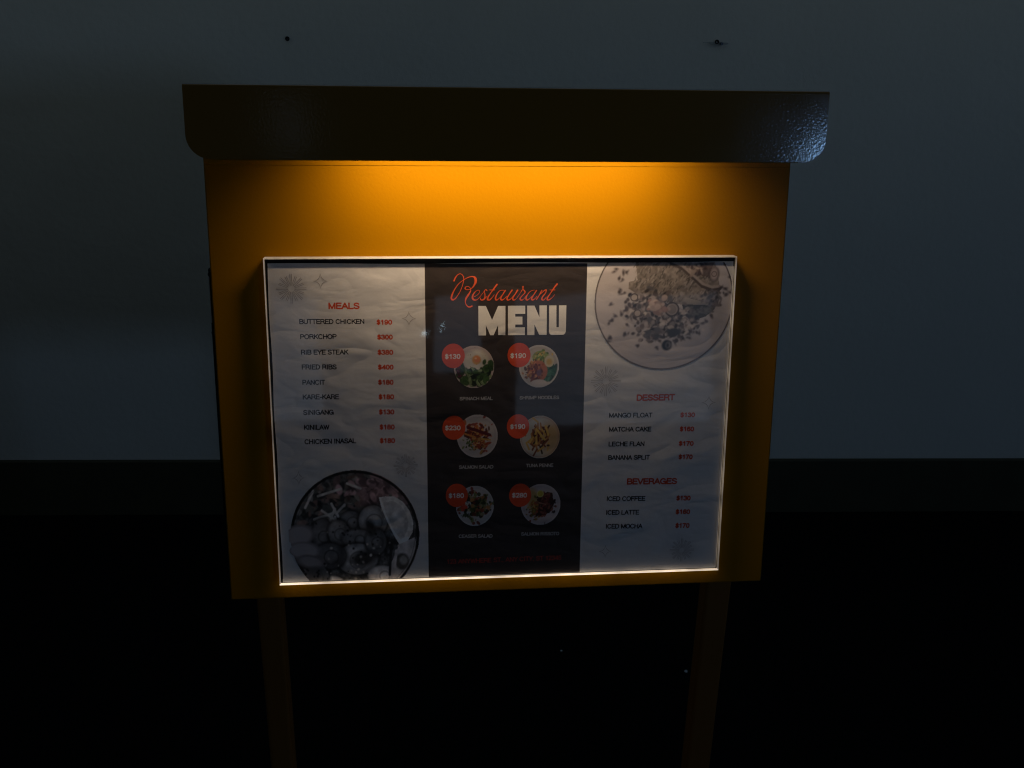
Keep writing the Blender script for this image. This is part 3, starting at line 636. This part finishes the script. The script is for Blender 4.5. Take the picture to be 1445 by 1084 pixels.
def dish_big_plate():
    A = Art(300, (0.56, 0.52, 0.53), 31); A.c *= (0.90+0.16*A.fbm(5, 2))[..., None]
    A.ring(0, 0, 0.985, 0.010, (0.14, 0.12, 0.115))
    T = lambda x, y: ((x-735)/567.0, (430-y)/572.0)
    slab = [T(490, 110), T(1130, 110), T(1185, 330), T(1175, 470), T(900, 465), T(730, 440), T(620, 430), T(440, 330), T(440, 275), T(510, 260)]
    A.poly(slab, (0.25, 0.22, 0.20))
    h = A.fbm(30, 5); str_ = A.noise(60, 8); ins = np.zeros((A.n, A.n), bool)
    for i in range(len(slab)):
        (xa, ya), (xb, yb) = slab[i], slab[(i+1) % len(slab)]
        if ya != yb: ins ^= ((ya > A.V) != (yb > A.V)) & (A.U < (xb-xa)*(A.V-ya)/(yb-ya)+xa)
    A.c[ins] *= (0.45+1.25*(h*0.5+str_*0.5))[ins][:, None]
    for _ in range(320):
        x, y = T(A.r.uniform(470, 1120), A.r.uniform(110, 450)); L = A.r.uniform(.02, .06); a = 1.05+A.r.normal()*.25; v_ = A.r.choice([.06, .12, .34, .42])
        if -0.5 < x < 0.75: A.seg(x, y, x+L*math.cos(a), y+L*math.sin(a), 0.007, (v_, v_*.9, v_*.84), .8)
    p = [T(780, 125), T(870, 165), T(960, 240), T(1040, 310), T(1120, 340), T(1180, 330)]
    for a, b in zip(p, p[1:]): A.seg(*a, *b, 0.030, (0.10, 0.08, 0.075)); A.seg(a[0], a[1]+.03, b[0], b[1]+.03, 0.018, (0.40, 0.35, 0.33))
    A.poly([T(880, 460), T(1150, 470), T(1150, 500), T(1080, 560), T(960, 600), T(900, 540)], (0.075, 0.07, 0.07)); A.poly([T(900, 400), T(1150, 470), T(890, 460)], (0.34, 0.31, 0.28), .9)
    for _ in range(60): x, y = T(A.r.uniform(900, 1140), A.r.uniform(480, 550)); A.ell(x, y, .012, .010, (0.2, 0.19, 0.18))
    cols = [(0.40, 0.35, 0.34), (0.08, 0.065, 0.063), (0.17, 0.14, 0.135), (0.035, 0.03, 0.03), (0.50, 0.45, 0.43), (0.10, 0.095, 0.10)]
    x, y = T(660, 540); A.bits(330, x, y, 0.15, 0.13, 0.026, cols, 1.9); x, y = T(820, 600); A.bits(260, x, y, 0.17, 0.11, 0.024, cols, 1.9)
    x, y = T(560, 470); A.bits(150, x, y, 0.10, 0.09, 0.025, cols, 1.8); x, y = T(640, 700); A.bits(34, x, y, 0.06, 0.06, 0.03, cols, 2.4)
    x, y = T(490, 400); A.ell(x, y, .05, .045, (.42, .37, .34)); A.ring(x, y, .05, .008, (.1, .08, .08))
    x, y = T(520, 530); A.ell(x, y, .05, .045, (.40, .35, .33)); A.ring(x, y, .05, .008, (.12, .1, .1))
    x, y = T(800, 500); A.ell(x, y, .095, .085, (.24, .21, .20)); A.ring(x, y, .095, .010, (.07, .06, .06)); A.ring(x, y, .07, .006, (.35, .3, .28))
    x, y = T(690, 490); A.bits(26, x, y, .06, .05, .035, [(.45, .36, .33), (.3, .2, .18)], 1.5)
    x, y = T(820, 690); A.ell(x, y, .10, .065, (.055, .055, .06), .1); x, y = T(770, 795); A.ell(x, y, .075, .08, (.02, .018, .018)); A.ell(x+.02, y, .035, .045, (.30, .26, .24)); A.ell(x+.012, y, .025, .036, (.03, .025, .025))
    for (bx, by) in ((420, 185), (395, 205), (365, 243), (395, 262), (375, 335), (370, 360), (395, 362), (300, 455), (420, 480), (455, 470), (385, 525), (415, 512), (335, 550), (300, 600), (320, 585), (450, 570), (445, 625), (440, 690), (425, 705), (300, 740), (310, 725), (530, 790), (535, 705), (690, 822), (710, 755), (830, 760), (1030, 690), (950, 735), (900, 740), (1060, 610), (1130, 560), (1085, 600), (1200, 320), (1230, 350), (1180, 360), (1270, 350), (1235, 390), (1265, 240), (1215, 130), (330, 185), (1190, 460), (970, 680), (940, 700), (1010, 690)):
        x, y = T(bx, by)
        for _ in range(2): A.ell(x+A.r.normal()*.012, y+A.r.normal()*.012, A.r.uniform(.014, .032), A.r.uniform(.009, .017), (.075, .06, .062), A.r.uniform(0, 3.1))
    x, y = T(1130, 215); A.ell(x, y, .075, .11, (.10, .08, .085)); A.ell(x, y, .055, .088, (.40, .34, .34)); A.ring(x, y, .035, .006, (.2, .16, .16)); 
    A.poly([T(930, 110), T(1130, 110), T(1080, 240), T(1030, 230), T(960, 180)], (.12, .09, .09), .8); x, y = T(990, 165); A.bits(40, x, y, .07, .05, .022, [(.38, .32, .3), (.08, .06, .06)], 3.0)
    x, y = T(1130, 410); A.bits(60, x, y, .06, .07, .02, [(.09, .085, .09), (.2, .18, .19)], 2.0)
    return A

# --- decorations
def starburst(cx, cy, r, n=16):
    v, f = [], []; zz = lay()
    for k in range(n):
        a = 2*math.pi*k/n; ca, sa = math.cos(a), math.sin(a); r0 = r*0.20; rr_ = r*(1.0 if k % 2 == 0 else 0.88)
        for off in (-1, 1):
            w = 0.00030; g0 = off*0.00055; g1 = off*r*0.055
            pts = [(r0, g0-w*0.35), (rr_, g1-w*0.7), (rr_, g1+w*0.7), (r0, g0+w*0.35)]
            b = len(v); v += [(cx+p*ca-q*sa, cy+p*sa+q*ca, zz+(0.0000008*k)) for p, q in pts]; f.append((b, b+1, b+2, b+3))
    obj("starburst", mesh_from("starburst", v, f), INK_LINE, poster)
def sparkle(cx, cy, rx, ry):
    v, f = [], []; zz = lay(); P = []
    for q in range(4):
        a0 = q*math.pi/2
        for k in range(8):
            t = k/8; e_ = (rx if q % 2 == 0 else ry, ry if q % 2 == 0 else rx)
            x = (1-t)**2; y = t**2
            x += 2*t*(1-t)*0.12; y += 2*t*(1-t)*0.12
            X, Y = [(x*rx, y*ry), (-y*rx, x*ry), (-x*rx, -y*ry), (y*rx, -x*ry)][q]; P.append((X, Y))
    m = len(P)
    for (X, Y) in P: v += [(cx+X, cy+Y, zz), (cx+X*0.86, cy+Y*0.86, zz)]
    for k in range(m): a = 2*k; b = 2*((k+1) % m); f.append((a, b, b+1, a+1))
    obj("sparkle", mesh_from("sparkle", v, f), INK_LINE, poster)
# --- script word: brush strokes merged as a field and outlined by marching squares
def smooth(st):
    out = []; n = len(st)
    for i in range(n-1):
        p0 = st[max(i-1, 0)]; p1 = st[i]; p2 = st[i+1]; p3 = st[min(i+2, n-1)]
        for k in range(6):
            t = k/6; out.append(tuple(0.5*((2*b)+(-a+c)*t+(2*a-5*b+4*c-d)*t*t+(-a+3*b-3*c+d)*t**3) for a, b, c, d in zip(p0, p1, p2, p3)))
    out.append(st[-1]); return out
# ---- tables, in millimetres on the sheet
TEXT = [('MEALS', -159.68, 109.79, -131.85, 109.54, 6.21, 'h'),
 ('BUTTERED CHICKEN', -186.1, 96.45, -127.97, 95.97, 4.74, 't'),
 ('$190', -117.08, 95.14, -102.94, 94.99, 4.85, 'r'),
 ('PORKCHOP', -185.87, 82.58, -153.22, 82.32, 4.77, 't'),
 ('$300', -116.83, 81.35, -102.64, 81.18, 4.88, 'r'),
 ('RIB EYE STEAK', -185.77, 68.21, -143.03, 67.76, 4.81, 't'),
 ('$380', -116.86, 67.14, -102.55, 66.94, 4.92, 'r'),
 ('FRIED RIBS', -185.65, 54.39, -154.17, 54.05, 4.85, 't'),
 ('$400', -116.81, 53.22, -102.51, 53.0, 4.95, 'r'),
 ('PANCIT', -185.67, 40.01, -165.06, 39.67, 4.88, 't'),
 ('$180', -117.02, 38.94, -102.8, 38.7, 4.99, 'r'),
 ('KARE-KARE', -185.92, 26.2, -152.79, 25.81, 4.91, 't'),
 ('$180', -116.9, 25.02, -102.57, 24.76, 5.02, 'r'),
 ('SINIGANG', -186.09, 11.35, -158.33, 11.21, 4.96, 't'),
 ('$130', -116.92, 10.52, -102.67, 10.24, 5.05, 'r'),
 ('KINILAW', -185.96, -2.95, -162.72, -3.17, 4.99, 't'),
 ('$180', -116.74, -4.08, -102.63, -4.38, 5.1, 'r'),
 ('CHICKEN INASAL', -186.08, -16.86, -138.51, -16.84, 5.03, 't'),
 ('$180', -116.79, -17.34, -102.57, -17.66, 5.13, 'r'),
 ('DESSERT', 126.04, 19.08, 163.29, 18.95, 6.49, 'h'),
 ('BEVERAGES', 119.53, -64.61, 169.29, -65.53, 6.54, 'h'),
 ('MANGO FLOAT', 100.11, 3.1, 142.08, 2.54, 4.84, 't'),
 ('$130', 169.21, 2.13, 183.67, 1.85, 4.94, 'r'),
 ('MATCHA CAKE', 100.46, -10.82, 141.62, -11.42, 4.88, 't'),
 ('$160', 169.33, -11.95, 183.56, -12.25, 4.98, 'r'),
 ('LECHE FLAN', 100.43, -25.53, 135.42, -26.06, 4.91, 't'),
 ('$170', 169.05, -26.54, 183.82, -26.88, 5.02, 'r'),
 ('BANANA SPLIT', 100.43, -39.07, 141.39, -39.78, 4.94, 't'),
 ('$170', 169.42, -40.11, 183.54, -40.45, 5.05, 'r'),
 ('ICED COFFEE', 100.38, -81.02, 138.6, -81.83, 5.05, 't'),
 ('$130', 169.23, -82.35, 183.64, -82.77, 5.16, 'r'),
 ('ICED LATTE', 100.25, -95.22, 133.09, -95.92, 5.09, 't'),
 ('$160', 169.26, -96.58, 183.86, -97.02, 5.19, 'r'),
 ('ICED MOCHA', 100.33, -109.6, 136.82, -110.47, 5.12, 't'),
 ('$170', 169.59, -111.06, 183.95, -111.52, 5.24, 'r'),
 ('SPINACH MEAL', -41.89, 22.7, -10.91, 22.55, 3.42, 'w'),
 ('SHRIMP NOODLES', 14.3, 22.57, 51.84, 22.3, 3.44, 'w'),
 ('SALMON SALAD', -42.76, -44.45, -10.11, -44.86, 3.54, 'w'),
 ('TUNA PENNE', 21.11, -44.51, 47.47, -44.75, 3.57, 'w'),
 ('CEASER SALAD', -43.53, -114.58, -10.73, -115.22, 3.66, 'w'),
 ('SALMON RISSOTO', 17.15, -114.15, 54.4, -114.92, 3.68, 'w'),
 ('123 ANYWHERE ST., ANY CITY, ST 12345', -54.95, -141.21, 56.99, -140.72, 4.9, 'd')]
INK = {'t': (INK_TEXT, 0.185), 'r': (INK_RED, 0.225), 'h': (INK_RED, 0.215), 'w': (INK_GREYL, 0.19), 'd': (INK_DKRED, 0.15)}
for (s, x0, y0, x1, y1, cap, k) in TEXT:
    lettering(s, x0/1e3, y0/1e3, x1/1e3, y1/1e3, cap/1e3, INK[k][0], INK[k][1])
BIG = [[(-24.37, 111.72), (-17.51, 111.66), (-11.75, 98.55), (-6.17, 111.56), (0.52, 111.5), (0.56, 84.29), (-5.99, 84.36), (-6.22, 93.69), (-10.31, 84.29), (-13.36, 84.32), (-17.43, 93.81), (-17.29, 84.17), (-24.26, 84.26)], [(2.86, 111.61), (18.69, 111.53), (18.77, 104.0), (9.56, 104.02), (9.58, 101.47), (16.25, 101.4), (16.33, 94.09), (9.65, 94.1), (9.67, 91.4), (18.58, 91.36), (18.66, 84.08), (3.04, 84.19)], [(20.59, 111.58), (27.26, 111.58), (32.05, 100.67), (31.9, 111.67), (38.7, 111.68), (38.95, 84.04), (32.09, 84.05), (27.48, 93.97), (27.61, 83.97), (20.89, 84.05)], [(40.93, 111.59), (47.63, 111.6), (48.0, 91.17), (50.24, 91.15), (50.05, 111.58), (56.89, 111.58), (56.93, 87.2), (56.14, 85.26), (54.55, 83.98), (43.31, 83.92), (41.82, 84.91), (41.14, 87.05)]]
for pts in BIG:
    obj("lettering", fan([(x/1e3, y/1e3) for x, y in pts]), INK_WHITE, poster, "block capital of the word MENU")
SCRIPT = [[(-46.39, 134.84, 1.261), (-45.26, 137.51, 1.177), (-43.25, 140.18, 0.63), (-41.02, 141.28, 0.588), (-39.03, 140.37, 0.672), (-37.71, 137.91, 0.672), (-37.72, 134.79, 0.756), (-39.08, 129.87, 0.672), (-41.1, 124.95, 0.672), (-43.58, 120.93, 0.756), (-45.82, 118.24, 1.051), (-48.06, 117.59, 1.471), (-48.94, 119.17, 1.471), (-48.02, 122.76, 1.345), (-45.77, 127.23, 0.924), (-42.63, 131.69, 0.756), (-39.05, 134.8, 0.588), (-35.49, 137.01, 0.588), (-31.92, 138.42, 0.84), (-28.81, 138.53, 1.261), (-27.03, 136.96, 2.101), (-26.81, 133.82, 2.101), (-28.15, 130.7, 1.471), (-30.16, 128.24, 0.756), (-32.4, 126.91, 0.588), (-35.08, 126.71, 0.672), (-36.41, 127.84, 1.177), (-35.51, 129.4, 0.84), (-33.73, 129.61, 0.588), (-31.95, 128.48, 0.588), (-31.28, 126.23, 0.924), (-32.41, 123.54, 1.345), (-34.2, 120.86, 1.681), (-35.55, 118.61, 1.345), (-36.23, 115.91, 0.84), (-35.57, 113.2, 0.672), (-33.78, 111.14, 0.924), (-31.99, 110.81, 1.261), (-30.2, 111.57, 1.261)], [(-27.94, 120.36, 0.588), (-25.7, 121.46, 0.504), (-23.69, 123.48, 0.504), (-23.24, 125.5, 0.504), (-24.8, 126.18, 0.504), (-27.49, 124.4, 0.84), (-29.51, 121.27, 1.471), (-29.51, 118.56, 1.681), (-27.95, 117.2, 1.261), (-25.71, 117.41, 0.756), (-23.46, 119.42, 0.504), (-20.33, 123.45, 0.42), (-18.31, 126.14, 0.588)], [(-16.52, 125.67, 1.008), (-17.64, 126.81, 0.756), (-18.76, 124.79, 0.588), (-18.31, 122.08, 0.84), (-18.53, 118.93, 1.093), (-20.33, 117.23, 1.093), (-22.12, 117.38, 0.84), (-22.57, 118.96, 0.672)], [(-18.98, 117.58, 0.504), (-16.29, 120.72, 0.42)], [(-7.35, 131.23, 1.429), (-9.58, 128.32, 1.261), (-13.16, 123.4, 0.924), (-15.39, 119.81, 1.261), (-15.84, 117.55, 1.513), (-14.04, 117.17, 1.093), (-11.35, 119.77, 0.588), (-9.79, 122.02, 0.42)], [(-14.06, 126.33, 0.504), (-9.13, 126.3, 0.588)], [(-1.27, 126.01, 0.504), (-4.63, 125.59, 0.588), (-7.32, 122.45, 0.924), (-8.65, 118.85, 1.429), (-7.75, 117.03, 1.261), (-5.5, 118.37, 0.588), (-2.37, 121.96, 0.504), (0.08, 125.55, 1.008)], [(0.31, 125.78, 1.261), (-2.37, 121.51, 0.924), (-3.93, 118.36, 1.345), (-2.79, 116.99, 1.177), (-0.55, 118.11, 0.672), (1.69, 120.58, 0.42)], [(6.42, 125.96, 1.261), (3.75, 121.92, 1.008), (1.97, 118.76, 1.345), (2.66, 116.95, 1.261), (5.13, 117.83, 0.672), (8.71, 121.88, 0.504)], [(11.6, 125.92, 1.261), (9.16, 121.87, 1.008), (7.15, 118.72, 1.429), (7.84, 116.91, 1.261), (10.09, 117.79, 0.672), (12.77, 121.39, 0.504), (15.44, 125.44, 0.42)], [(16.53, 129.04, 1.429), (16.33, 126.79, 0.756), (14.99, 125.22, 0.504)], [(16.55, 126.79, 0.756), (18.38, 124.52, 1.093), (17.72, 122.71, 0.84), (15.49, 120.47, 0.756), (13.93, 118.22, 1.345), (15.07, 116.76, 1.261), (17.32, 117.73, 0.588), (19.55, 120.89, 0.42)], [(27.17, 126.03, 0.504), (23.57, 124.93, 0.588), (20.45, 121.34, 0.924), (19.35, 118.17, 1.429), (20.5, 116.8, 1.261), (22.75, 118.14, 0.588), (26.32, 121.74, 0.504), (28.99, 125.57, 1.008)], [(28.99, 125.57, 1.261), (26.33, 121.29, 0.924), (24.56, 118.13, 1.345), (25.48, 116.76, 1.177), (27.73, 118.1, 0.588), (29.51, 120.36, 0.42)], [(33.96, 125.76, 1.008), (31.76, 121.7, 0.924), (29.1, 117.19, 1.008)], [(29.98, 118.99, 0.42), (33.55, 123.05, 0.504), (36.68, 125.74, 0.924), (38.04, 125.73, 1.093), (37.18, 123.02, 1.008), (34.51, 119.41, 1.177), (34.09, 117.14, 1.345), (35.91, 116.77, 0.924), (38.14, 119.38, 0.504)], [(47.92, 131.31, 1.429), (45.26, 127.94, 1.177), (41.72, 122.53, 0.924), (39.28, 118.92, 1.261), (39.31, 116.88, 1.429), (41.36, 117.09, 0.924), (44.05, 119.34, 0.504), (45.82, 121.59, 0.42)], [(41.21, 125.93, 0.504), (46.2, 125.9, 0.588)]]
o = obj("lettering", stroke_mesh([smooth([(x/1e3, y/1e3, w/1e3) for x, y, w in s]) for s in SCRIPT]), INK_SCRIPT, poster, "coral script word Restaurant")
# big photographs
CLIP = (QX0+0.0002, QX1-0.0002, QY0+0.0002, QY1-0.0002)
BIGP = [(-142.13, -109.09, 61.17, 66.25), (148.85, 114.98, 66.09, 65.93)]
(x, y, rx, ry) = BIGP[0]
disc_photo("dish_photo", dish_big_bowl(), x/1e3, y/1e3, rx/1e3, ry/1e3, "large dark photograph of a bowl held by a hand", CLIP,
           keep=lambda A: (((A.U+0.87)/0.205)**2+((A.V-0.03)/0.14)**2 < 1) | (((A.U+0.80)/0.225)**2+((A.V+0.20)/0.115)**2 < 1))
(x, y, rx, ry) = BIGP[1]
disc_photo("dish_photo", dish_big_plate(), x/1e3, y/1e3, rx/1e3, ry/1e3, "large pale photograph of fish and vegetables on a plate", CLIP)
DISHES = [((-28.4, 54.58, 18.95, 20.39), (-47.56, 65.32, 10.64, 11.57), ('$130', -55.29, 62.49, -40.97, 62.42, 4.69)),
 ((32.36, 54.29, 18.98, 20.64), (13.45, 65.23, 10.79, 11.66), ('$190', 5.34, 62.45, 19.97, 62.38, 4.73)),
 ((-25.36, -12.43, 19.5, 21.43), (-47.41, -3.69, 10.77, 11.78), ('$230', -55.74, -6.14, -41.1, -6.32, 4.86)),
 ((34.06, -14.51, 19.19, 21.37), (13.13, -3.64, 10.65, 11.94), ('$190', 5.62, -6.13, 19.96, -6.29, 4.89)),
 ((-27.73, -82.15, 18.39, 20.61), (-45.06, -70.94, 10.55, 11.83), ('$180', -52.92, -73.51, -38.24, -73.79, 5.03)),
 ((35.84, -82.5, 19.39, 21.16), (15.79, -72.52, 10.7, 11.84), ('$280', 7.87, -74.89, 22.33, -75.15, 5.05))]
ARTS = [dish_egg, dish_noodles, dish_salmon_salad, dish_penne, dish_salad, dish_risotto]
NAMES = ["spinach with a fried egg", "noodles with egg and meat", "salmon salad", "penne", "salad with croutons", "risotto with lemon"]
for (dish, badge, price), art, nm in zip(DISHES, ARTS, NAMES):
    disc_photo("dish_photo", art(), *[q/1e3 for q in dish], "round photograph of "+nm)
    bx, by, brx, bry = [q/1e3 for q in badge]
    b = flat("price_badge", [(bx+brx*math.cos(2*math.pi*k/48), by+bry*math.sin(2*math.pi*k/48)) for k in range(48)], INK_ORANGE)
    s, x0, y0, x1, y1, cap = price
    obj("lettering", text_mesh(s, x0/1e3, y0/1e3, x1/1e3, y1/1e3, cap/1e3, 0.19), INK_WHITE, b, 'lettering reading "%s"' % s)
for (x, y, r) in [(-191.85, 128.73, 13.39), (-93.05, -39.8, 11.3), (96.02, 38.96, 14.24), (177.42, -134.4, 12.22)]: starburst(x/1e3, y/1e3, r/1e3)
for (x, y, rx, ry) in [(-165.79, 135.38, 6.57, 7.02), (-87.69, 100.72, 6.74, 6.88), (-192.84, -49.5, 5.88, 6.99), (196.45, 16.38, 6.96, 7.04), (100.47, -133.26, 6.37, 6.76)]: sparkle(x/1e3, y/1e3, rx/1e3, ry/1e3)
